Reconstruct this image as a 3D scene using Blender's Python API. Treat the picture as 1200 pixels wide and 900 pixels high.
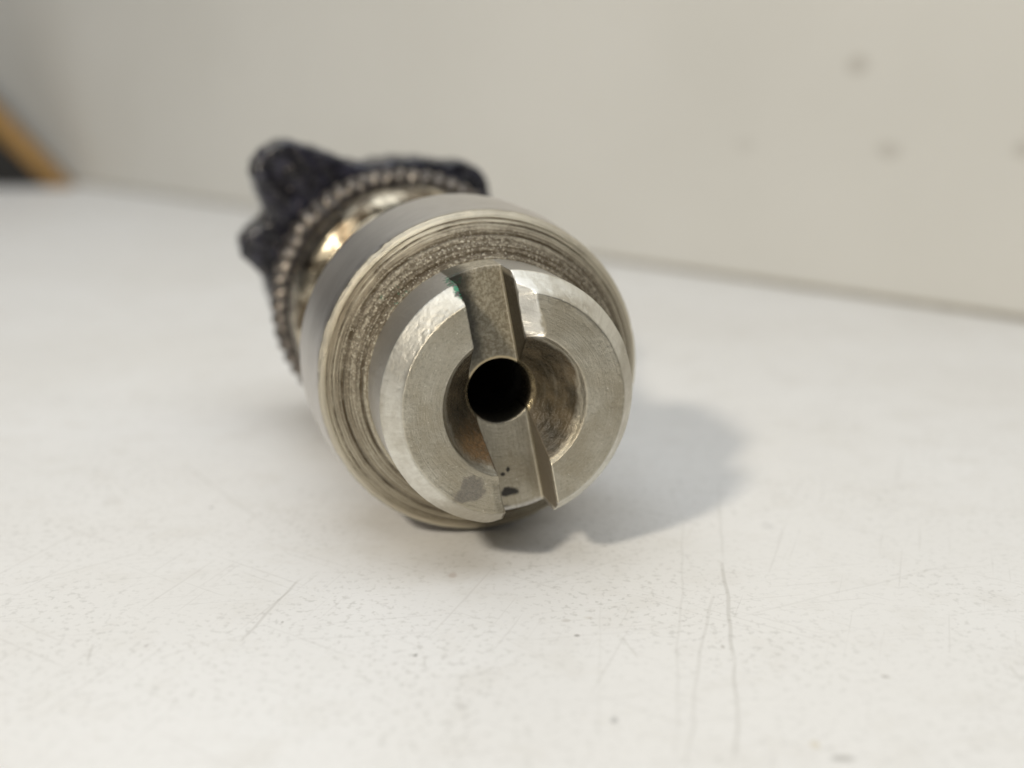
import bpy, bmesh, math, random
import numpy as np
from mathutils import Vector, noise as mnoise

for o in list(bpy.data.objects):
    bpy.data.objects.remove(o)
scene = bpy.context.scene
col = scene.collection
random.seed(4)
U = 5e-5                       # one drawing unit = 0.05 mm
RAD = math.radians

# ------------------------------------------------------------------ camera
cam_d = bpy.data.cameras.new('camera')
cam = bpy.data.objects.new('camera', cam_d)
col.objects.link(cam)
scene.camera = cam
cam.location = (0, 0, 605.07 * U)
cam.rotation_euler = (RAD(90 - 13.98), 0, 0)
cam_d.sensor_width = 36
cam_d.lens = 45
cam_d.clip_start = 0.002
cam_d.clip_end = 20
cam_d.dof.use_dof = True
cam_d.dof.focus_distance = 1495 * U
cam_d.dof.aperture_fstop = 23

# ------------------------------------------------------------------ light (indoors)
world = bpy.data.worlds.new('World')
scene.world = world
world.use_nodes = True
bg = world.node_tree.nodes['Background']
bg.inputs[0].default_value = (0.97, 0.98, 1.0, 1)
bg.inputs[1].default_value = 0.065

OBJ = Vector((0, 1560 * U, 218 * U))


def lamp(name, kind, to_light, dist, power, color, size):
    d = bpy.data.lights.new(name, kind)
    o = bpy.data.objects.new(name, d)
    col.objects.link(o)
    v = Vector(to_light).normalized()
    o.location = OBJ + v * dist
    o.rotation_euler = v.to_track_quat('Z', 'Y').to_euler()
    d.energy = power
    d.color = color
    if kind == 'AREA':
        d.shape = 'DISK'
        d.size = size
    else:
        d.shadow_soft_size = size
    return o


lamp('desk_lamp', 'AREA', (-0.74, -1.12, 1.0), 0.42, 1.1, (1.0, 0.91, 0.76), 0.042)
lamp('overhead_fill', 'AREA', (0.08, 0.12, 1.0), 1.2, 17.5, (0.91, 0.955, 1.0), 2.0)  # unseen overhead fill, added for soft cool light

scene.view_settings.view_transform = 'Standard'
scene.view_settings.look = 'None'
scene.view_settings.exposure = 0.05
scene.view_settings.gamma = 1.0
scene.render.engine = 'CYCLES'
scene.cycles.max_bounces = 6
scene.cycles.diffuse_bounces = 3
scene.cycles.glossy_bounces = 4


# ------------------------------------------------------------------ node helper
class G:
    def __init__(self, name, dim='3D'):
        self.dim = dim
        self.m = bpy.data.materials.new(name)
        self.m.use_nodes = True
        self.t = self.m.node_tree
        self.n = self.t.nodes
        self.b = self.n['Principled BSDF']
        self._oc = None

    def link(self, a, b):
        self.t.links.new(a, b)

    def put(self, sock, v):
        if isinstance(v, (int, float)):
            sock.default_value = v
        elif isinstance(v, (tuple, list)):
            v = tuple(v)
            if len(sock.default_value) == 4 and len(v) == 3:
                v = v + (1,)
            sock.default_value = v
        else:
            self.link(v, sock)

    def coords(self):
        """object coordinates in drawing units"""
        if self._oc is None:
            tc = self.n.new('ShaderNodeTexCoord')
            vm = self.n.new('ShaderNodeVectorMath')
            vm.operation = 'SCALE'
            self.link(tc.outputs['Object'], vm.inputs[0])
            vm.inputs['Scale'].default_value = 1 / U
            self._oc = vm.outputs[0]
        return self._oc

    def sep(self, v):
        s = self.n.new('ShaderNodeSeparateXYZ')
        self.link(v, s.inputs[0])
        return s.outputs

    def comb(self, x, y, z):
        c = self.n.new('ShaderNodeCombineXYZ')
        for i, v in enumerate((x, y, z)):
            self.put(c.inputs[i], v)
        return c.outputs[0]

    def op(self, o, a, b=0.0, c=0.0, clamp=False):
        m = self.n.new('ShaderNodeMath')
        m.operation = o
        m.use_clamp = clamp
        self.put(m.inputs[0], a)
        self.put(m.inputs[1], b)
        self.put(m.inputs[2], c)
        return m.outputs[0]

    def vop(self, o, a, b):
        m = self.n.new('ShaderNodeVectorMath')
        m.operation = o
        self.put(m.inputs[0], a)
        self.put(m.inputs[1], b)
        return m.outputs[0]

    def noise(self, v, scale, detail=3, rough=0.55, dist=0.0):
        t = self.n.new('ShaderNodeTexNoise')
        t.noise_dimensions = self.dim
        self.link(v, t.inputs['Vector'])
        t.inputs['Scale'].default_value = scale
        t.inputs['Detail'].default_value = detail
        t.inputs['Roughness'].default_value = rough
        t.inputs['Distortion'].default_value = dist
        return t.outputs['Fac']

    def voro(self, v, scale, feature='F1'):
        t = self.n.new('ShaderNodeTexVoronoi')
        t.feature = feature
        self.link(v, t.inputs['Vector'])
        t.inputs['Scale'].default_value = scale
        return t

    def ramp(self, v, a, b, lo=0.0, hi=1.0):
        """smooth step of v from a..b to lo..hi"""
        m = self.n.new('ShaderNodeMapRange')
        m.interpolation_type = 'SMOOTHSTEP'
        self.put(m.inputs['Value'], v)
        for k, x in (('From Min', a), ('From Max', b), ('To Min', lo), ('To Max', hi)):
            m.inputs[k].default_value = x
        return m.outputs[0]

    def mix(self, f, a, b):
        m = self.n.new('ShaderNodeMix')
        m.data_type = 'RGBA'
        self.put(m.inputs[0], f)
        self.put(m.inputs[6], a)
        self.put(m.inputs[7], b)
        return m.outputs[2]

    def mul(self, *a):
        r = a[0]
        for x in a[1:]:
            r = self.op('MULTIPLY', r, x)
        return r

    def mx(self, *a):
        r = a[0]
        for x in a[1:]:
            r = self.op('MAXIMUM', r, x)
        return r

    def bump(self, h, dist, strength=1.0, prev=None):
        b = self.n.new('ShaderNodeBump')
        b.inputs['Strength'].default_value = strength
        b.inputs['Distance'].default_value = dist * U
        self.put(b.inputs['Height'], h)
        if prev is not None:
            self.link(prev, b.inputs['Normal'])
        return b.outputs[0]

    def set(self, **k):
        for key, v in k.items():
            self.put(self.b.inputs[key.replace('_', ' ')], v)

    def polar(self):
        p = self.coords()
        x, y, z = self.sep(p)[:3]
        r = self.op('SQRT', self.op('ADD', self.mul(x, x), self.mul(z, z)))
        rr = self.op('MAXIMUM', r, 0.001)
        ca = self.op('DIVIDE', x, rr)
        sa = self.op('DIVIDE', z, rr)
        return p, x, y, z, r, ca, sa

    def blob(self, p, c, rad, warp=None, soft=0.25):
        """a spot of its own shape round point c (units)"""
        d = self.vop('SUBTRACT', p, c)
        d = self.vop('DIVIDE', d, (rad if isinstance(rad, tuple) else (rad,) * 3))
        m = self.n.new('ShaderNodeVectorMath')
        m.operation = 'LENGTH'
        self.link(d, m.inputs[0])
        v = m.outputs['Value']
        if warp is not None:
            v = self.op('ADD', v, warp)
        return self.ramp(v, 1 + soft, 1 - soft)


# ------------------------------------------------------------------ materials
SA = RAD(10.4)                       # slot leans this far to the left of upright
SLOT_L, SLOT_R, SLOT_D = -36.0, 29.0, 74.0


def mat_tip():
    g = G('turned_steel_tip')
    p, x, y, z, r, ca, sa = g.polar()
    # slot coordinates
    u = g.op('ADD', g.mul(x, math.cos(SA)), g.mul(z, math.sin(SA)))
    v = g.op('SUBTRACT', g.mul(z, math.cos(SA)), g.mul(x, math.sin(SA)))
    inslot = g.mul(g.ramp(u, SLOT_L - 1.5, SLOT_L + 1), g.ramp(u, SLOT_R + 1.5, SLOT_R - 1))
    rings = g.noise(g.comb(g.mul(r, 0.75), g.mul(ca, 2.2), g.mul(sa, 2.2)), 1.0, 4, 0.7)
    rings2 = g.noise(g.comb(g.mul(r, 0.16), g.mul(ca, 1.2), g.mul(sa, 1.2)), 1.0, 3, 0.6)
    along = g.noise(g.comb(g.mul(u, 0.5), g.mul(v, 0.02), g.mul(y, 0.3)), 1.0, 3, 0.6)
    grit = g.noise(p, 0.24, 5, 0.75)
    fine = g.noise(p, 0.75, 2, 0.6)
    patch = g.noise(p, 0.018, 4, 0.6)
    coarse = g.noise(p, 0.09, 3, 0.6)
    steel = g.mix(g.ramp(patch, 0.35, 0.7), (0.43, 0.395, 0.315), (0.56, 0.525, 0.435))
    steel = g.mix(g.mul(g.ramp(rings, 0.40, 0.75), 0.35), steel, (0.66, 0.635, 0.55))
    steel = g.mix(g.mul(g.ramp(grit, 0.50, 0.68), 0.6), steel, (0.28, 0.265, 0.21))
    # sparse scratches and nicks
    sc = g.noise(g.vop('MULTIPLY', p, (0.9, 0.9, 0.05)), 1.0, 2, 0.5, 0.6)
    sc2 = g.noise(g.comb(g.op('ADD', g.mul(x, 0.6), g.mul(z, 0.5)), y, g.op('SUBTRACT', g.mul(x, 0.03), g.mul(z, 0.04))), 1.0, 2, 0.5, 0.4)
    nick = g.mx(g.ramp(sc, 0.70, 0.76), g.ramp(sc2, 0.70, 0.76))
    steel = g.mix(g.mul(nick, 0.5), steel, (0.9, 0.88, 0.8))
    # the chamfer: filed bright, brushed across
    cham = g.mul(g.ramp(r, 133, 138), g.ramp(y, 34, 29))
    brush = g.noise(g.comb(g.mul(ca, 26), g.mul(sa, 26), g.mul(y, 0.06)), 1.0, 3, 0.6)
    steel = g.mix(g.mul(cham, g.ramp(brush, 0.2, 0.65, 0.55, 0.85)), steel, (0.84, 0.82, 0.75))
    film = g.ramp(g.noise(p, 0.011, 4, 0.6), 0.42, 0.62)
    steel = g.mix(g.mul(film, 0.5), steel, (0.36, 0.31, 0.22))
    glint = g.ramp(g.noise(p, 0.34, 2, 0.6), 0.66, 0.72)
    steel = g.mix(g.mul(glint, 0.7), steel, (0.85, 0.82, 0.72))
    # bare bright metal on the worn right lip of the upper slot
    bare = g.mul(g.ramp(u, SLOT_R - 1, SLOT_R + 1), g.ramp(g.op('ADD', u, g.mul(g.op('SUBTRACT', coarse, 0.5), 8)), SLOT_R + 22, SLOT_R + 18),
                 g.ramp(v, 66, 76), g.ramp(y, 22, 16))
    steel = g.mix(g.mul(bare, 0.85), steel, (0.90, 0.885, 0.83))
    # plain satin side of the tip
    side = g.mul(g.ramp(y, 30, 34), g.ramp(r, 149, 153))
    steel = g.mix(g.mul(side, 0.8), steel, (0.66, 0.645, 0.62))
    # grime in the countersink (brown oil residue, swept round by turning)
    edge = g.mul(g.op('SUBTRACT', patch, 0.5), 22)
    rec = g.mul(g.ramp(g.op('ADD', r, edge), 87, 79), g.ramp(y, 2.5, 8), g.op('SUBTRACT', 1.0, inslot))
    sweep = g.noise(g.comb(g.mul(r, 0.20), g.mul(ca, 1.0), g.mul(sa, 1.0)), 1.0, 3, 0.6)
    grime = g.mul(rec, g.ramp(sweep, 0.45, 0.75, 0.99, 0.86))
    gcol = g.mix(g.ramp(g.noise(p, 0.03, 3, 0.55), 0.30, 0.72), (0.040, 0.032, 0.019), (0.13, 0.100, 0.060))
    # slot: oil film along the walls, stained floor at the upper end
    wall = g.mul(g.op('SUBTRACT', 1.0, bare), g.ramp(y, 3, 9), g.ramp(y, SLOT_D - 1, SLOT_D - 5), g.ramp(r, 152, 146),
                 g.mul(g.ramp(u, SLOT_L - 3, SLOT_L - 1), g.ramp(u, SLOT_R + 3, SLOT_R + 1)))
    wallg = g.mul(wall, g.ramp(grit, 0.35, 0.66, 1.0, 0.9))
    floor_up = g.mul(inslot, g.ramp(y, SLOT_D - 6, SLOT_D - 3), g.ramp(v, 10, 50), g.ramp(fine, 0.35, 0.70, 0.95, 0.70))
    floor_dn = g.mul(inslot, g.ramp(y, SLOT_D - 6, SLOT_D - 3), g.ramp(along, 0.45, 0.7), 0.35)
    warp = g.mul(g.op('SUBTRACT', g.noise(p, 0.09, 3, 0.6), 0.5), 1.6)
    black = g.mx(g.blob(p, (12, SLOT_D, -131), (11, 20, 6), warp, 0.3),
                 g.blob(p, (4, SLOT_D, -108), (3.2, 20, 2.6), warp),
                 g.blob(p, (10, SLOT_D, -102), (2.2, 20, 3.6), warp),
                 g.blob(p, (-10, SLOT_D, -95), (2.0, 20, 1.6), warp),
                 g.blob(p, (-22, SLOT_D, -118), (6, 20, 12), warp, 0.5),
                 g.blob(p, (-6, SLOT_D, -150), (14, 14, 2.5), warp, 0.4))
    grey = g.mul(0.85, g.mx(g.blob(p, (-53, 0, -98), (14, 20, 16), warp, 0.22), g.blob(p, (-64, 0, -106), (14, 20, 9), warp, 0.22)), g.ramp(grit, 0.35, 0.65, 1.0, 0.6))
    green = g.blob(p, (-56, 30, 140), (13, 60, 13), warp, 0.25)
    chips = g.mul(green, g.ramp(g.noise(p, 0.20, 2), 0.50, 0.55))
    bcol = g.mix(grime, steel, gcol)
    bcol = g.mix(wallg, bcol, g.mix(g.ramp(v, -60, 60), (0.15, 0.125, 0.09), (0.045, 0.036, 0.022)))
    bcol = g.mix(floor_up, bcol, g.mix(g.ramp(grit, 0.4, 0.62), (0.22, 0.185, 0.12), (0.50, 0.45, 0.34)))
    bcol = g.mix(floor_dn, bcol, (0.25, 0.21, 0.14))
    bcol = g.mix(g.mul(black, 0.95), bcol, (0.018, 0.014, 0.01))
    bcol = g.mix(grey, bcol, (0.13, 0.12, 0.11))
    bcol = g.mix(g.mul(green, 0.9), bcol, (0.012, 0.014, 0.012))
    bcol = g.mix(chips, bcol, (0.03, 0.22, 0.12))
    corner = g.mul(g.ramp(g.op('ADD', u, g.mul(warp, 8)), SLOT_L + 32, SLOT_L + 16), inslot, g.ramp(v, 20, 60), g.ramp(y, SLOT_D - 8, SLOT_D - 4))  # corner oil, widened to paint the left wall's shade on the floor
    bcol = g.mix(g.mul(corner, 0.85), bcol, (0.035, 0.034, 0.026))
    # rusty smear in the lower left of the countersink
    rust = g.mul(g.blob(p, (-40, 40, -55), (32, 60, 24), warp, 0.6), rec, g.ramp(grit, 0.35, 0.6, 0.9, 0.3))
    bcol = g.mix(rust, bcol, (0.22, 0.13, 0.06))
    # rubbed bright line along the slot's right-hand corner and lips
    el = g.mx(g.mul(g.ramp(g.op('ABSOLUTE', g.op('SUBTRACT', u, SLOT_R - 0.5)), 2.2, 0.6), g.ramp(y, SLOT_D - 5, SLOT_D - 2)),
              g.mul(g.ramp(g.op('ABSOLUTE', g.op('SUBTRACT', u, SLOT_R)), 2.4, 0.8), g.ramp(y, 6, 2), g.ramp(v, -40, -60)))
    el = g.mul(el, g.ramp(grit, 0.30, 0.45), g.ramp(r, 156, 150))
    bcol = g.mix(g.mul(el, 0.75), bcol, (0.80, 0.74, 0.60))
    # rubbed bright edge of the hole
    rim = g.mul(g.ramp(g.op('ABSOLUTE', g.op('SUBTRACT', r, 42)), 3.2, 1.2), g.ramp(y, SLOT_D + 5, SLOT_D), g.ramp(patch, 0.42, 0.5))
    bcol = g.mix(g.mul(rim, 0.8), bcol, (0.72, 0.60, 0.38))
    # bore: black oil
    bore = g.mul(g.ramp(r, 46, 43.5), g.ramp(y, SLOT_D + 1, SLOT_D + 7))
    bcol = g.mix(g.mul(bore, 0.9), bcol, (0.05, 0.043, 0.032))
    dirt = g.mx(grime, wallg, black, g.mul(grey, 0.7), green, floor_up, rust, g.mul(bore, 0.6))
    metal = g.mx(g.op('SUBTRACT', 1.0, g.mul(dirt, 0.93), clamp=True), g.mul(rim, 0.9), el)
    rough = g.op('SUBTRACT', g.op('ADD', 0.27, g.mul(grit, 0.22)), g.op('SUBTRACT', g.mul(rec, 0.12), g.mul(cham, 0.10)))
    h = g.op('ADD', g.mul(rings, 0.6), g.mul(rings2, 1.2))
    n1 = g.bump(g.mul(h, g.op('SUBTRACT', 1.0, g.mul(cham, 0.6))), 1.3, 0.5)
    n2 = g.bump(g.mul(grit, g.op('SUBTRACT', 1.0, g.mul(cham, 0.6))), 2.2, 0.45, n1)
    n3 = g.bump(g.mul(g.op('ADD', g.mul(sweep, 0.6), coarse), rec), 3.2, 0.6, n2)
    rough = g.op('ADD', rough, g.mul(wallg, 0.22))
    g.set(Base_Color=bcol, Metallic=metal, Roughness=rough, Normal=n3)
    g.put(g.b.inputs['Specular IOR Level'], g.op('SUBTRACT', 0.5, g.mul(g.mx(wallg, bore), 0.38)))
    return g.m


def mat_collar():
    g = G('turned_steel_collar')
    p, x, y, z, r, ca, sa = g.polar()
    face = g.ramp(y, 171, 167)
    rings = g.noise(g.comb(g.mul(r, 0.34), g.mul(ca, 0.9), g.mul(sa, 0.9)), 1.0, 3, 0.65)
    bands = g.noise(g.comb(g.mul(r, 0.13), g.mul(ca, 0.7), g.mul(sa, 0.7)), 1.0, 2, 0.5)
    grit = g.noise(p, 0.30, 4, 0.75)
    coarse = g.noise(p, 0.20, 4, 0.70)
    patch = g.noise(p, 0.011, 3, 0.55)
    lengthways = g.noise(g.comb(g.mul(ca, 7), g.mul(y, 0.45), g.mul(sa, 7)), 1.0, 3, 0.6)
    side_c = g.mix(g.ramp(lengthways, 0.3, 0.7), (0.56, 0.53, 0.495), (0.68, 0.65, 0.61))
    side_c = g.mix(g.mul(g.ramp(grit, 0.66, 0.74), 0.6), side_c, (0.18, 0.16, 0.13))
    face_c = g.mix(g.ramp(bands, 0.35, 0.65), (0.47, 0.415, 0.315), (0.64, 0.585, 0.46))
    # oil-dark machining rings
    dark = g.ramp(rings, 0.53, 0.40)
    face_c = g.mix(g.mul(dark, 0.55), face_c, (0.12, 0.092, 0.055))
    rw = g.op('ADD', r, g.mul(g.op('SUBTRACT', g.noise(p, 0.022, 4, 0.65), 0.5), 3.5))
    lines = None
    for rc, wd_, s_ in ((163, 3.0, 0.9), (169.5, 1.4, 0.6), (176.5, 1.2, 0.5), (184.5, 2.8, 1.0), (188.5, 1.1, 0.8), (192.5, 0.8, 0.6), (196.5, 1.8, 0.95), (202, 1.0, 0.7)):
        m_ = g.mul(g.ramp(g.op('ABSOLUTE', g.op('SUBTRACT', rw, rc)), wd_, wd_ * 0.2), s_)
        lines = m_ if lines is None else g.mx(lines, m_)
    lines = g.mul(lines, g.ramp(g.noise(p, 0.018, 4, 0.65), 0.38, 0.58, 0.40, 1.0))
    face_c = g.mix(lines, face_c, (0.085, 0.062, 0.035))
    face_c = g.mix(g.mul(g.ramp(r, 203, 208), 0.6), face_c, (0.74, 0.69, 0.57))
    dark = g.mx(g.mul(dark, 0.6), lines)
    # grime gathered close to the tip, thicker at the top
    near = g.mul(g.ramp(g.op('ADD', r, g.mul(g.op('SUBTRACT', g.noise(p, 0.02, 4, 0.65), 0.5), 60)), 206, 176), g.ramp(sa, -0.7, 0.6, 0.30, 1.0))
    grime = g.mul(near, g.ramp(coarse, 0.42, 0.62, 1.0, 0.45), face)
    face_c = g.mix(g.mul(grime, 0.9), face_c, (0.075, 0.052, 0.026))
    spark = g.mul(g.ramp(g.noise(p, 0.40, 2, 0.6), 0.60, 0.68), g.ramp(grime, 0.2, 0.6))
    face_c = g.mix(g.mul(spark, 0.8), face_c, (0.85, 0.80, 0.66))
    warp = g.mul(g.op('SUBTRACT', g.noise(p, 0.05, 3, 0.6), 0.5), 1.2)
    green = g.mul(g.blob(p, (-115, 120, 112), (20, 30, 14), warp, 0.4), g.ramp(g.noise(p, 0.22, 2), 0.62, 0.66))
    bcol = g.mix(face, side_c, face_c)
    bcol = g.mix(green, bcol, (0.02, 0.12, 0.07))
    bore = g.ramp(r, 60, 50)
    bcol = g.mix(bore, bcol, (0.030, 0.026, 0.020))
    metal = g.op('SUBTRACT', 1.0, g.mx(g.mul(grime, 0.7), g.mul(dark, face, 0.35), g.mul(bore, 0.6), green), clamp=True)
    metal = g.mx(metal, g.mul(spark, 0.9))
    rough = g.mix(face, g.op('ADD', 0.33, g.mul(grit, 0.16)), g.op('ADD', 0.24, g.mul(coarse, 0.25)))
    n1 = g.bump(g.mul(g.op('SUBTRACT', rings, g.mul(lines, 0.4)), face), 4.0, 0.7)
    n2 = g.bump(g.mul(coarse, g.op('ADD', g.mul(grime, 0.75), g.op('ADD', g.mul(face, 0.2), 0.05))), 5.0, 0.75, n1)
    n3 = g.bump(g.mul(grit, g.op('ADD', g.mul(face, 0.8), 0.2)), 2.2, 0.6, n2)
    g.set(Base_Color=bcol, Metallic=metal, Roughness=rough, Normal=n3)
    return g.m


def mat_neck():
    g = G('brassy_polished_neck')
    p, x, y, z, r, ca, sa = g.polar()
    n = g.noise(p, 0.03, 4, 0.6)
    c = g.mix(g.ramp(n, 0.40, 0.60), (0.14, 0.11, 0.075), (0.62, 0.55, 0.42))
    h = g.noise(g.comb(g.mul(y, 0.22), g.mul(ca, 2), g.mul(sa, 2)), 1.0, 3, 0.6)
    g.set(Base_Color=c, Metallic=1.0, Roughness=0.24, Normal=g.bump(h, 3.0, 0.5, g.bump(n, 6.0, 0.4)))
    return g.m


def mat_knurl():
    g = G('grimy_knurled_steel')
    p, x, y, z, r, ca, sa = g.polar()
    n = g.noise(p, 0.06, 3, 0.6)
    worn = g.mul(g.ramp(r, 200, 208), g.ramp(n, 0.38, 0.60))
    c = g.mix(worn, (0.035, 0.030, 0.028), (0.24, 0.21, 0.18))
    g.set(Base_Color=c, Metallic=g.op('ADD', 0.35, g.mul(worn, 0.65)), Roughness=0.32, Normal=g.bump(n, 8.0, 0.6))
    return g.m


def mat_knob():
    g = G('black_glossy_lacquer')
    p = g.coords()
    n = g.noise(p, 0.035, 4, 0.6)
    f = g.noise(p, 0.11, 3, 0.6)
    c = g.mix(g.ramp(n, 0.4, 0.7), (0.008, 0.0075, 0.011), (0.036, 0.035, 0.055))  # lilac tone painted in for a cool reflection
    c = g.mix(g.mul(g.ramp(f, 0.68, 0.73), 0.8), c, (0.42, 0.36, 0.32))  # pale flecks painted in as glints
    g.set(Base_Color=c, Metallic=0.0, Roughness=0.22, Normal=g.bump(g.op('ADD', g.mul(n, 2.0), g.mul(f, 0.6)), 5.0, 0.5))
    g.b.inputs['Specular IOR Level'].default_value = 0.7
    return g.m


def seg_mask(g, p, a, b, w, warp):
    """thin line from a to b on the table (units); returns mask"""
    ax, ay = a
    bx_, by_ = b
    L = math.hypot(bx_ - ax, by_ - ay)
    dx, dy = (bx_ - ax) / L, (by_ - ay) / L
    x, y = p
    rx = g.op('SUBTRACT', x, ax)
    ry = g.op('SUBTRACT', y, ay)
    s = g.op('ADD', g.mul(rx, dx), g.mul(ry, dy))
    d = g.op('ABSOLUTE', g.op('ADD', g.op('SUBTRACT', g.mul(ry, dx), g.mul(rx, dy)), warp))
    return g.mul(g.ramp(d, w, w * 0.25), g.ramp(s, -2, L * 0.12), g.ramp(s, L + 2, L * 0.85))


# ground positions are found from the lens once, here, to set out the marks on the table top
PITCH = RAD(13.98)


def on_table(px, py):
    rx, ry = (px - 600) / 1500.0, (py - 450) / 1500.0
    fy = math.cos(PITCH) - ry * math.sin(PITCH)
    dz = -math.sin(PITCH) - ry * math.cos(PITCH)
    s = 605.07 / -dz
    return rx * s, fy * s


def mat_table():
    g = G('scuffed_white_laminate', '2D')
    p = g.coords()
    x, y, z = g.sep(p)[:3]
    big = g.noise(p, 0.0016, 3, 0.5)
    mid = g.noise(p, 0.012, 4, 0.6)
    c = g.mix(g.ramp(big, 0.3, 0.7), (0.765, 0.755, 0.735), (0.80, 0.795, 0.785))
    c = g.mix(g.mul(g.ramp(mid, 0.48, 0.75), 0.30), c, (0.66, 0.64, 0.60))
    # grey flecks, dense in places
    fl = g.noise(p, 0.105, 3, 0.65)
    dens = g.ramp(g.noise(p, 0.0042, 3, 0.6), 0.35, 0.72, 0.3, 1.0)
    fleck = g.mul(g.ramp(fl, 0.54, 0.68), dens)
    c = g.mix(g.mul(fleck, 0.42), c, (0.42, 0.41, 0.38))
    v = g.voro(p, 0.012)
    rnd = g.sep(v.outputs['Color'])[0]
    spot = g.mul(g.ramp(v.outputs['Distance'], 0.055, 0.02), g.ramp(rnd, 0.80, 0.84))
    c = g.mix(g.mul(spot, 0.7), c, (0.22, 0.20, 0.18))
    v2 = g.voro(g.vop('MULTIPLY', p, (1, 0.6, 1)), 0.028)
    rnd2 = g.sep(v2.outputs['Color'])[1]
    spot2 = g.mul(g.ramp(v2.outputs['Distance'], 0.08, 0.02), g.ramp(rnd2, 0.86, 0.88))
    c = g.mix(g.mul(spot2, 0.4), c, (0.35, 0.32, 0.28))
    # hairline scuffs in three directions
    hair = None
    for k, (ang, sx, sy, th) in enumerate(((0.2, 0.004, 0.20, 0.70), (1.25, 0.003, 0.16, 0.71), (2.5, 0.0035, 0.18, 0.71))):
        ca_, sa_ = math.cos(ang), math.sin(ang)
        a = g.op('ADD', g.mul(x, ca_ * sx), g.mul(y, sa_ * sx))
        b = g.op('SUBTRACT', g.mul(y, ca_ * sy), g.mul(x, sa_ * sy))
        s = g.noise(g.comb(g.op('ADD', a, 3.7 * k), b, 0.0), 1.0, 2, 0.5)
        m = g.ramp(s, th, th + 0.05)
        hair = m if hair is None else g.mx(hair, m)
    c = g.mix(g.mul(hair, 0.2), c, (0.45, 0.43, 0.40))
    # the scratches one can pick out
    warp = g.mul(g.op('SUBTRACT', g.noise(p, 0.006, 2), 0.5), 14.0)
    lines = [((843, 560), (845, 660), 3.2, .30), ((844, 655), (861, 780), 3.6, .60), ((861, 770), (860, 899), 2.6, .55),
             ((834, 690), (806, 860), 3.0, .34), ((800, 600), (791, 899), 2.4, .25), ((812, 840), (803, 899), 2.2, .4),
             ((352, 676), (279, 754), 2.8, .55), ((112, 754), (104, 776), 2.4, .5), ((300, 740), (180, 772), 2.2, .2),
             ((330, 752), (520, 740), 2.0, .22), ((210, 540), (310, 612), 4.0, .26), ((10, 690), (190, 640), 3.2, .2),
             ((620, 690), (770, 640), 3.0, .2), ((860, 725), (1120, 660), 3.0, .2), ((600, 752), (840, 730), 2.2, .2),
             ((730, 745), (750, 772), 2.0, .35), ((705, 695), (704, 895), 1.8, .15), ((560, 735), (700, 800), 1.8, .15),
             ((750, 805), (900, 862), 1.8, .2), ((1185, 780), (1199, 800), 2.4, .5), ((270, 840), (282, 832), 2.0, .4)]
    for a, b, w, s in lines:
        m = seg_mask(g, (x, y), on_table(*a), on_table(*b), w, warp)
        c = g.mix(g.mul(m, s * 0.52), c, (0.34, 0.32, 0.28))
    w2 = g.mul(g.op('SUBTRACT', g.noise(p, 0.05, 3), 0.5), 1.6)
    for (px, py), rx, ry, s, cc in (((720, 844), 6, 8, .6, (.10, .10, .10)), ((988, 889), 16, 8, .6, (.14, .13, .10)), ((955, 872), 7, 12, .5, (.55, .47, .30)),
                                    ((530, 674), 9, 12, .5, (.35, .24, .18)), ((540, 828), 9, 14, .35, (.3, .28, .25)), ((664, 727), 7, 6, .4, (.3, .26, .2)),
                                    ((690, 724), 9, 7, .3, (.35, .28, .2)), ((487, 768), 3, 5, .8, (.12, .11, .1)), ((331, 729), 3, 5, .7, (.2, .18, .16)),
                                    ((1037, 793), 7, 6, .6, (.25, .22, .18)), ((847, 758), 4, 8, .55, (.25, .22, .18)), ((171, 757), 4, 6, .5, (.25, .22, .2)),
                                    ((900, 616), 14, 18, .25, (.4, .39, .38)), ((130, 588), 22, 26, .22, (.45, .42, .38))):
        m = g.blob(p, on_table(px, py) + (0,), (rx * 0.62, ry * 0.62, 50), w2, 0.45)
        c = g.mix(g.mul(m, s * 0.75), c, cc)
    rough = g.op('ADD', 0.33, g.mul(mid, 0.22))
    g.set(Base_Color=c, Roughness=rough, Normal=g.bump(g.noise(p, 0.03, 2), 1.0, 0.25))
    return g.m


def mat_wall(marks):
    g = G('dull_white_panel')
    p = g.coords()
    n = g.noise(p, 0.0009, 3, 0.5)
    c = g.mix(g.ramp(n, 0.3, 0.7), (0.70, 0.692, 0.652), (0.74, 0.732, 0.695))
    w = g.mul(g.op('SUBTRACT', g.noise(p, 0.02, 3), 0.5), 0.8)
    for (q, rx, rz, s) in marks:
        c = g.mix(g.mul(g.blob(p, q, (rx, 60, rz), w, 0.4), s), c, (0.32, 0.29, 0.25))
    g.set(Base_Color=c, Roughness=0.42)
    return g.m


def mat_plain(name, c1, c2, scale, rough, bump=2.0):
    g = G(name)
    p = g.coords()
    n = g.noise(p, scale, 4, 0.6)
    g.set(Base_Color=g.mix(g.ramp(n, 0.35, 0.68), c1, c2), Roughness=rough, Normal=g.bump(n, bump, 0.5))
    return g.m


# ------------------------------------------------------------------ mesh helpers
def link(name, me, mat, parent=None, loc=(0, 0, 0), smooth=True):
    if smooth:
        me.polygons.foreach_set('use_smooth', [True] * len(me.polygons))
    o = bpy.data.objects.new(name, me)
    col.objects.link(o)
    me.materials.clear()
    me.materials.append(mat)
    o.parent = parent
    o.location = loc
    return o


def from_arrays(name, verts, faces):
    me = bpy.data.meshes.new(name)
    me.from_pydata([tuple(v) for v in verts], [], faces)
    me.update()
    return me


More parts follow.
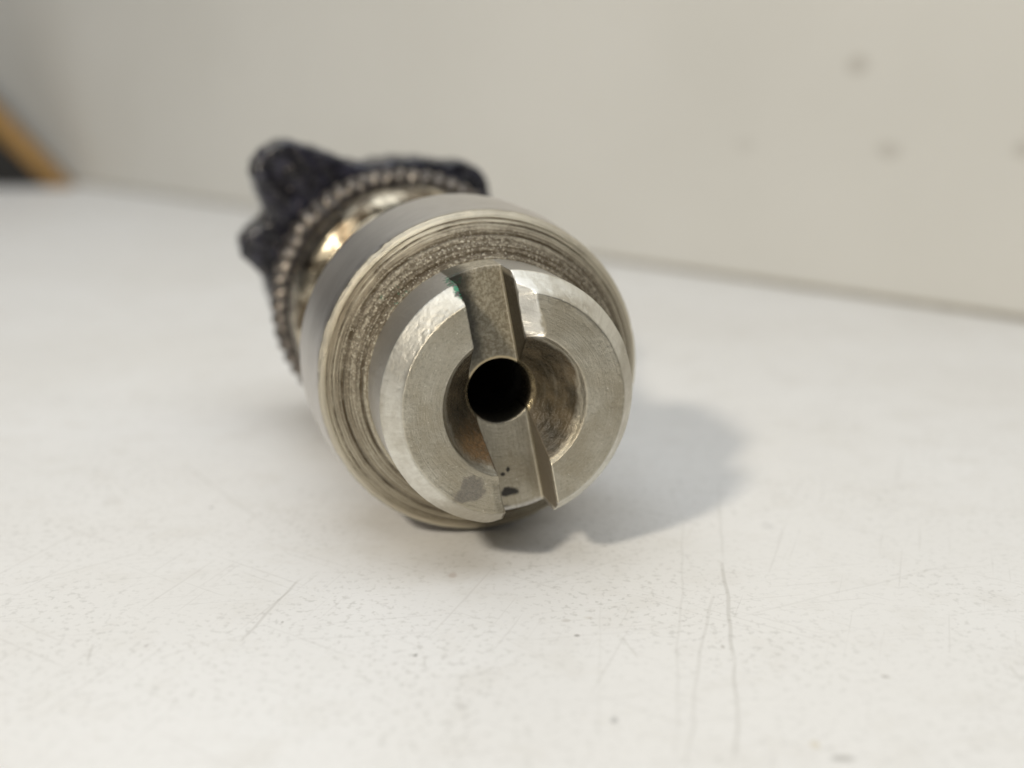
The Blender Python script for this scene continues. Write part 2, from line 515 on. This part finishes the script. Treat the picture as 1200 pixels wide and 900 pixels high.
def lathe(name, prof, seg=256, rfun=None, closed=False, dent=0.0):
    """prof: list of (r, t) along the axis (local +Y); rfun(r, t, angle) -> r"""
    V, F = [], []
    n = len(prof)
    for i in range(seg):
        a = 2 * math.pi * i / seg
        for (r, t) in prof:
            rr = rfun(r, t, a) if rfun else r
            if dent:
                q = mnoise.noise(Vector((math.cos(a) * rr, t, math.sin(a) * rr)) * 0.05)
                rr += q * dent * (1 if r > 100 else 0)
            V.append((rr * math.cos(a) * U, t * U, rr * math.sin(a) * U))
    m = n if closed else n - 1
    for i in range(seg):
        j = (i + 1) % seg
        for k in range(m):
            l = (k + 1) % n
            if prof[k][0] < 1e-6 and prof[l][0] < 1e-6:
                continue
            F.append((i * n + k, i * n + l, j * n + l, j * n + k))
    me = from_arrays(name, V, F)
    bm = bmesh.new()
    bm.from_mesh(me)
    bmesh.ops.remove_doubles(bm, verts=bm.verts, dist=1e-8)
    bmesh.ops.recalc_face_normals(bm, faces=bm.faces)
    bm.to_mesh(me)
    bm.free()
    return me


def dense(prof, step):
    out = []
    for (a, b) in zip(prof[:-1], prof[1:]):
        L = math.hypot(b[0] - a[0], b[1] - a[1])
        k = max(1, int(L / step))
        for i in range(k):
            f = i / k
            out.append((a[0] + (b[0] - a[0]) * f, a[1] + (b[1] - a[1]) * f))
    out.append(prof[-1])
    return out


def bevel_box(name, size, bev, seg=3):
    me = bpy.data.meshes.new(name)
    bm = bmesh.new()
    bmesh.ops.create_cube(bm, size=1)
    for v in bm.verts:
        v.co = Vector((v.co.x * size[0] * U, v.co.y * size[1] * U, v.co.z * size[2] * U))
    if bev:
        bmesh.ops.bevel(bm, geom=list(bm.edges), offset=bev * U, segments=seg, profile=0.5, affect='EDGES')
    bm.to_mesh(me)
    bm.free()
    return me


# ------------------------------------------------------------------ setting
me = from_arrays('tabletop', [(-9000 * U, -4500 * U, 0), (9000 * U, -4500 * U, 0), (9000 * U, 13000 * U, 0), (-9000 * U, 13000 * U, 0)], [(0, 1, 2, 3)])
table = link('tabletop', me, mat_table(), smooth=False)
table['kind'] = 'structure'

# upright white panel meeting the table along an oblique line
W0 = Vector(on_table(80, 214) + (0,))
W1 = Vector(on_table(1200, 377) + (0,))
wd = (W1 - W0).normalized()
wn = Vector((-wd.y, wd.x, 0))
if wn.y < 0:
    wn = -wn                        # away from the camera
wyaw = math.atan2(wd.y, wd.x)


def on_wall(px, py):
    """local panel coordinates of a point on its face"""
    rx, ry = (px - 600) / 1500.0, (py - 450) / 1500.0
    d = Vector((rx, math.cos(PITCH) - ry * math.sin(PITCH), -math.sin(PITCH) - ry * math.cos(PITCH)))
    o = Vector((0, 0, 605.07))
    s = (W0 - o).dot(wn) / d.dot(wn)
    q = o + d * s
    return ((q - W0).dot(wd), 0.0, q.z)


marks = [(on_wall(1005, 76), 34, 26, 0.33), (on_wall(1041, 176), 38, 22, 0.28), (on_wall(872, 170), 34, 22, 0.12), (on_wall(1198, 176), 24, 22, 0.3)]
X0, X1, HT = -6500, 6500, 7000
V = [(X0, 0, 16), (X1, 0, 16), (X1, 0, HT), (X0, 0, HT), (X0, 160, 16), (X1, 160, 16), (X1, 160, HT), (X0, 160, HT)]
me = from_arrays('wall', [tuple(c * U for c in v) for v in V],
                 [(0, 1, 2, 3), (5, 4, 7, 6), (1, 0, 4, 5), (3, 2, 6, 7), (4, 0, 3, 7), (1, 5, 6, 2)])
wall = link('wall', me, mat_wall(marks), loc=W0 * U, smooth=False)
wall.rotation_euler = (0, 0, wyaw)
wall['kind'] = 'structure'
seam = link('seam_strip', bevel_box('seam_strip', (X1 - X0 - 10, 100, 24), 2),
            mat_plain('grey_beige_sealant', (0.40, 0.37, 0.31), (0.50, 0.47, 0.40), 0.02, 0.7), wall, (0, (50 + 6) * U, 12.5 * U), smooth=False)

# ------------------------------------------------------------------ the spindle
AX = math.atan2(0.2630, 0.9648)      # turn of the axis to the left of straight ahead
FACE = Vector((4.66, 1449.4, 0))
root = bpy.data.objects.new('slotted_spindle', None)
col.objects.link(root)
root.location = FACE * U
root.rotation_euler = (0, 0, AX)
root['label'] = 'worn steel spindle with slotted tip, wide collar and black lobed knob on white table'
root['category'] = 'spindle'
AXIS = (0, 0, 218 * U)


def make_tip():
    prof = [(135, 0), (156, 29.6), (156, 121), (40.5, 121), (40.5, 75), (87.7, 0)]
    V, F = [], []
    seg, n = 200, len(prof)
    for i in range(seg):
        a = 2 * math.pi * i / seg
        for (r, t) in prof:
            V.append((r * math.cos(a), t, r * math.sin(a)))
    for i in range(seg):
        j = (i + 1) % seg
        for k in range(n):
            l = (k + 1) % n
            F.append((i * n + k, i * n + l, j * n + l, j * n + k))
    me = from_arrays('tip_blank', V, F)
    bm = bmesh.new()
    bm.from_mesh(me)
    bmesh.ops.recalc_face_normals(bm, faces=bm.faces)
    bm.to_mesh(me)
    bm.free()
    a = bpy.data.objects.new('tip_blank', me)
    col.objects.link(a)
    mc = bpy.data.meshes.new('slot_cutter')
    bm = bmesh.new()
    bmesh.ops.create_cube(bm, size=1)
    c, s = math.cos(SA), math.sin(SA)
    for v in bm.verts:
        u = SLOT_L + (v.co.x + 0.5) * (SLOT_R - SLOT_L)
        t = -30 + (v.co.y + 0.5) * (SLOT_D + 30)
        w = v.co.z * 500
        v.co = Vector((u * c - w * s, t, u * s + w * c))
    bmesh.ops.recalc_face_normals(bm, faces=bm.faces)
    bm.to_mesh(mc)
    bm.free()
    b = bpy.data.objects.new('slot_cutter', mc)
    col.objects.link(b)
    m = a.modifiers.new('cut', 'BOOLEAN')
    m.operation = 'DIFFERENCE'
    m.solver = 'EXACT'
    m.object = b
    m = a.modifiers.new('vox', 'REMESH')
    m.mode = 'VOXEL'
    m.voxel_size = 1.15
    m = a.modifiers.new('smooth', 'SMOOTH')
    m.factor = 0.5
    m.iterations = 6
    dg = bpy.context.evaluated_depsgraph_get()
    dg.update()
    me2 = bpy.data.meshes.new_from_object(a.evaluated_get(dg))
    bpy.data.objects.remove(a)
    bpy.data.objects.remove(b)
    k = len(me2.vertices)
    co = np.empty(k * 3)
    me2.vertices.foreach_get('co', co)
    co = co.reshape(-1, 3)
    u = co[:, 0] * c + co[:, 2] * s
    w = -co[:, 0] * s + co[:, 2] * c
    r = np.hypot(co[:, 0], co[:, 2])
    nz = np.array([mnoise.noise(Vector(p) * 0.045) for p in co])
    nf = np.array([mnoise.noise(Vector(p) * 0.16) for p in co])
    t = co[:, 1].copy()
    front = np.clip((60 - t) / 20, 0, 1)
    # worn, bright bevel on the right lip of the upper slot
    lip = SLOT_R + 20 + 5 * nz
    want = np.clip((lip - u) * 0.75, 0, 17) * np.clip((w - 66) / 10, 0, 1)
    sel = (u > SLOT_R - 2.5) & (t < 32)
    t = np.where(sel, np.maximum(t, want * front), t)
    # bruised lip on the left of the lower slot
    want = np.clip((u - (SLOT_L - 11 - 3 * nz)) * 0.55, 0, 7) * np.clip((-w - 78) / 14, 0, 1)
    sel = (u < SLOT_L + 3) & (t < 26)
    t = np.where(sel, np.maximum(t, want * front), t)
    # small dings along the edges and a faint unevenness
    t = t + front * (0.3 * nz + 0.08 * nf)
    edge = np.exp(-((r - 135) / 7) ** 2) * (t < 12)
    t = t + edge * np.clip(nf, 0, 1) * 0.7
    rr = np.where(r > 120, 1 - (0.3 * np.clip(nf, 0, 1) + 0.3 * nz) / np.maximum(r, 1), 1.0)
    # the lower left horn is rounded off
    horn = np.exp(-(((u - SLOT_L) / 13) ** 2)) * np.clip((-w - 95) / 30, 0, 1) * np.clip((r - 115) / 30, 0, 1) * (u < SLOT_L + 6)
    rr = rr - horn * 0.035
    co[:, 1] = t
    co[:, 0] *= rr
    co[:, 2] *= rr
    me2.vertices.foreach_set('co', (co * U).ravel())
    me2.update()
    return me2


tip = link('slotted_tip', make_tip(), mat_tip(), root, AXIS)
tip['label'] = 'round bright steel tip with a slot and countersunk hole'

# collar, with machining grooves cut in its sloping face
base = [(0, 300), (44, 300), (44, 118), (150, 117.5)]
face = [(150, 117.5), (158, 119), (205, 160), (209.5, 164.5)]
rest = [(209.5, 164.5), (211.6, 167.5), (212.6, 171), (214.8, 205), (215.5, 212), (217.4, 240), (217.6, 316), (216.5, 321), (212, 325), (168, 327)]
prof = base[:-1]
for (r, t) in dense(face, 1.0):
    gz = 0.0
    for (rc, wd_, dp) in ((163, 2.2, 3.0), (169, 1.3, 1.6), (176, 1.2, 1.3), (184, 2.0, 3.4), (187.5, 1.0, 1.5), (196, 1.2, 1.8), (202, 1.0, 1.2)):
        gz += 0.6 * dp * math.exp(-((r - rc) / wd_) ** 2)
    gz += 0.5 * mnoise.noise(Vector((r * 0.6, 3.1, 0)))
    prof.append((r, t + gz))
prof += dense(rest, 6)[1:]


def collar_r(r, t, a):
    if 160 < t < 174:
        q = mnoise.noise(Vector((math.cos(a) * 9, math.sin(a) * 9, t * 0.12)))
        q2 = mnoise.noise(Vector((math.cos(a) * 40, math.sin(a) * 40, t * 0.3)))
        k = 1.6 if math.cos(a) < -0.5 else 0.7       # the left of the rim is battered
        return r - max(0, q) * 2.2 * k - max(0, q2) * 1.2 * k
    return r


collar = link('collar', lathe('collar', prof, 384, collar_r), mat_collar(), root, AXIS)
collar['label'] = 'wide grey collar with grimy ringed front face'

neck_prof = dense([(165, 326.5), (166, 470), (172, 480), (176, 520), (168, 575), (169, 588), (178, 591), (186, 596), (192, 604), (196, 614), (198, 628), (198, 660), (194, 668), (180, 672), (168, 676), (168, 700)], 4)
neck = link('neck', lathe('neck', neck_prof, 160), mat_neck(), root, AXIS)
neck['label'] = 'shiny brassy neck behind the collar'


def knurl(name, r0, t0, t1, teeth, amp, phase):
    p = dense([(150, t0), (r0 - 20, t0), (r0 - 9, t0 + 4), (r0 - 2, t0 + 10), (r0, t0 + 17), (r0, t1 - 12), (r0 - 1, t1 - 5), (r0 - 6, t1), (150, t1)], 7)

    def f(r, t, a):
        if r > r0 - 22:
            s = 0.5 + 0.5 * math.cos(teeth * a + phase)
            k = 0.55 + 0.8 * mnoise.noise(Vector((math.cos(a) * 6, math.sin(a) * 6, r0)))
            return r - amp * max(0.25, min(1.2, 0.5 + k)) * (1 - s ** 0.6)
        return r
    return lathe(name, p, teeth * 8, f)


mk = mat_knurl()
link('knurled_ring', knurl('knurled_ring', 223, 694, 738, 60, 8, 0.0), mk, root, AXIS)
link('spacer', lathe('spacer', dense([(150, 739), (206, 739), (208, 743), (208, 769), (150, 770)], 6), 160), mat_plain('dark_oily_steel', (0.03, 0.026, 0.024), (0.10, 0.085, 0.07), 0.04, 0.35), root, AXIS)
link('knurled_ring', knurl('knurled_ring', 216, 771, 796, 52, 8, 1.0), mk, root, AXIS)

# lobed knob: outline as radius by angle
KN = [(-90, 205), (-60, 208), (-30, 222), (-12, 262), (8, 285), (20, 278), (32, 236), (42, 238), (48, 258), (53, 266), (60, 262), (66, 248), (72, 242), (82, 234), (92, 230), (101, 231), (108, 243), (115, 275),
      (119, 294), (123, 318), (126, 328), (131, 331), (136, 326), (139, 312), (143, 288), (146, 266), (150, 262), (154, 273), (160, 278), (164, 272), (167, 252), (171, 230), (177, 220), (190, 212), (210, 207), (240, 205), (270, 205)]


def knob_r(deg):
    while deg < -90:
        deg += 360
    while deg > 270:
        deg -= 360
    for (a, ra), (b, rb) in zip(KN[:-1], KN[1:]):
        if a <= deg <= b:
            f = (deg - a) / (b - a)
            return ra + (rb - ra) * f
    return 205


def make_knob():
    seg = 360
    ring = [(0.0, 800), (0.25, 799), (0.55, 797), (0.80, 797), (0.95, 798), (0.98, 800), (0.995, 804), (1.0, 812), (1.0, 860), (1.0, 900), (0.985, 925), (0.955, 936), (0.88, 942), (0.5, 943), (0.0, 943)]
    V, F = [], []
    n = len(ring)
    for i in range(seg):
        a = 2 * math.pi * i / seg
        R = knob_r(math.degrees(a) if a < 1.5 * math.pi else math.degrees(a) - 360)
        for (k, t) in ring:
            rr = R * k
            q = Vector((rr * math.cos(a), t, rr * math.sin(a)))
            d = mnoise.noise(q * 0.02) * 4 + mnoise.noise(q * 0.055) * 4 + mnoise.noise(q * 0.13) * 3 - 2
            if k > 0:
                rr += d * (1 if math.sin(a) > -0.3 else 0)
                t += d * 0.8
            V.append((rr * math.cos(a) * U, t * U, rr * math.sin(a) * U))
    for i in range(seg):
        j = (i + 1) % seg
        for k in range(n - 1):
            F.append((i * n + k, i * n + k + 1, j * n + k + 1, j * n + k))
    me = from_arrays('lobed_knob', V, F)
    bm = bmesh.new()
    bm.from_mesh(me)
    bmesh.ops.remove_doubles(bm, verts=bm.verts, dist=1e-7)
    bmesh.ops.recalc_face_normals(bm, faces=bm.faces)
    bm.to_mesh(me)
    bm.free()
    return me


knob = link('lobed_knob', make_knob(), mat_knob(), root, AXIS)
knob['label'] = 'glossy black knob with uneven lobes at the far end'

# ------------------------------------------------------------------ amber tool lying by the panel
T0 = Vector(on_table(86, 219) + (0,))
tool = bpy.data.objects.new('scraper', None)
col.objects.link(tool)
tool.location = T0 * U
tool.rotation_euler = (0, 0, RAD(-6))
tool['label'] = 'blurred amber handled tool with black underside at the left edge by the panel'
tool['category'] = 'tool'
amber = mat_plain('amber_plastic', (0.30, 0.17, 0.05), (0.40, 0.235, 0.075), 0.01, 0.35)
blackp = mat_plain('black_rubber', (0.008, 0.008, 0.008), (0.018, 0.016, 0.015), 0.02, 0.6)


def prism(name, pts, depth, bev):
    """polygon in the x-z plane, extruded along y, edges rounded"""
    me = bpy.data.meshes.new(name)
    bm = bmesh.new()
    a = [bm.verts.new((x * U, -depth / 2 * U, z * U)) for x, z in pts]
    b = [bm.verts.new((x * U, depth / 2 * U, z * U)) for x, z in pts]
    bm.faces.new(a)
    bm.faces.new(b[::-1])
    n = len(pts)
    for i in range(n):
        bm.faces.new((a[(i + 1) % n], a[i], b[i], b[(i + 1) % n]))
    bmesh.ops.recalc_face_normals(bm, faces=bm.faces)
    bmesh.ops.bevel(bm, geom=list(bm.edges), offset=bev * U, segments=4, profile=0.5, affect='EDGES')
    bm.to_mesh(me)
    bm.free()
    return me


ct, st = math.cos(RAD(48)), math.sin(RAD(48))
link('handle', prism('handle', [(0, 1), (-110, 1), (-190 - 1300 * ct, 1300 * st), (-1300 * ct, 1300 * st)], 120, 18), amber, tool)
link('grip', prism('grip', [(-116, 1), (-1150, 1), (-1150, 800), (-185 - 760 * ct, 760 * st)], 100, 10), blackp, tool)
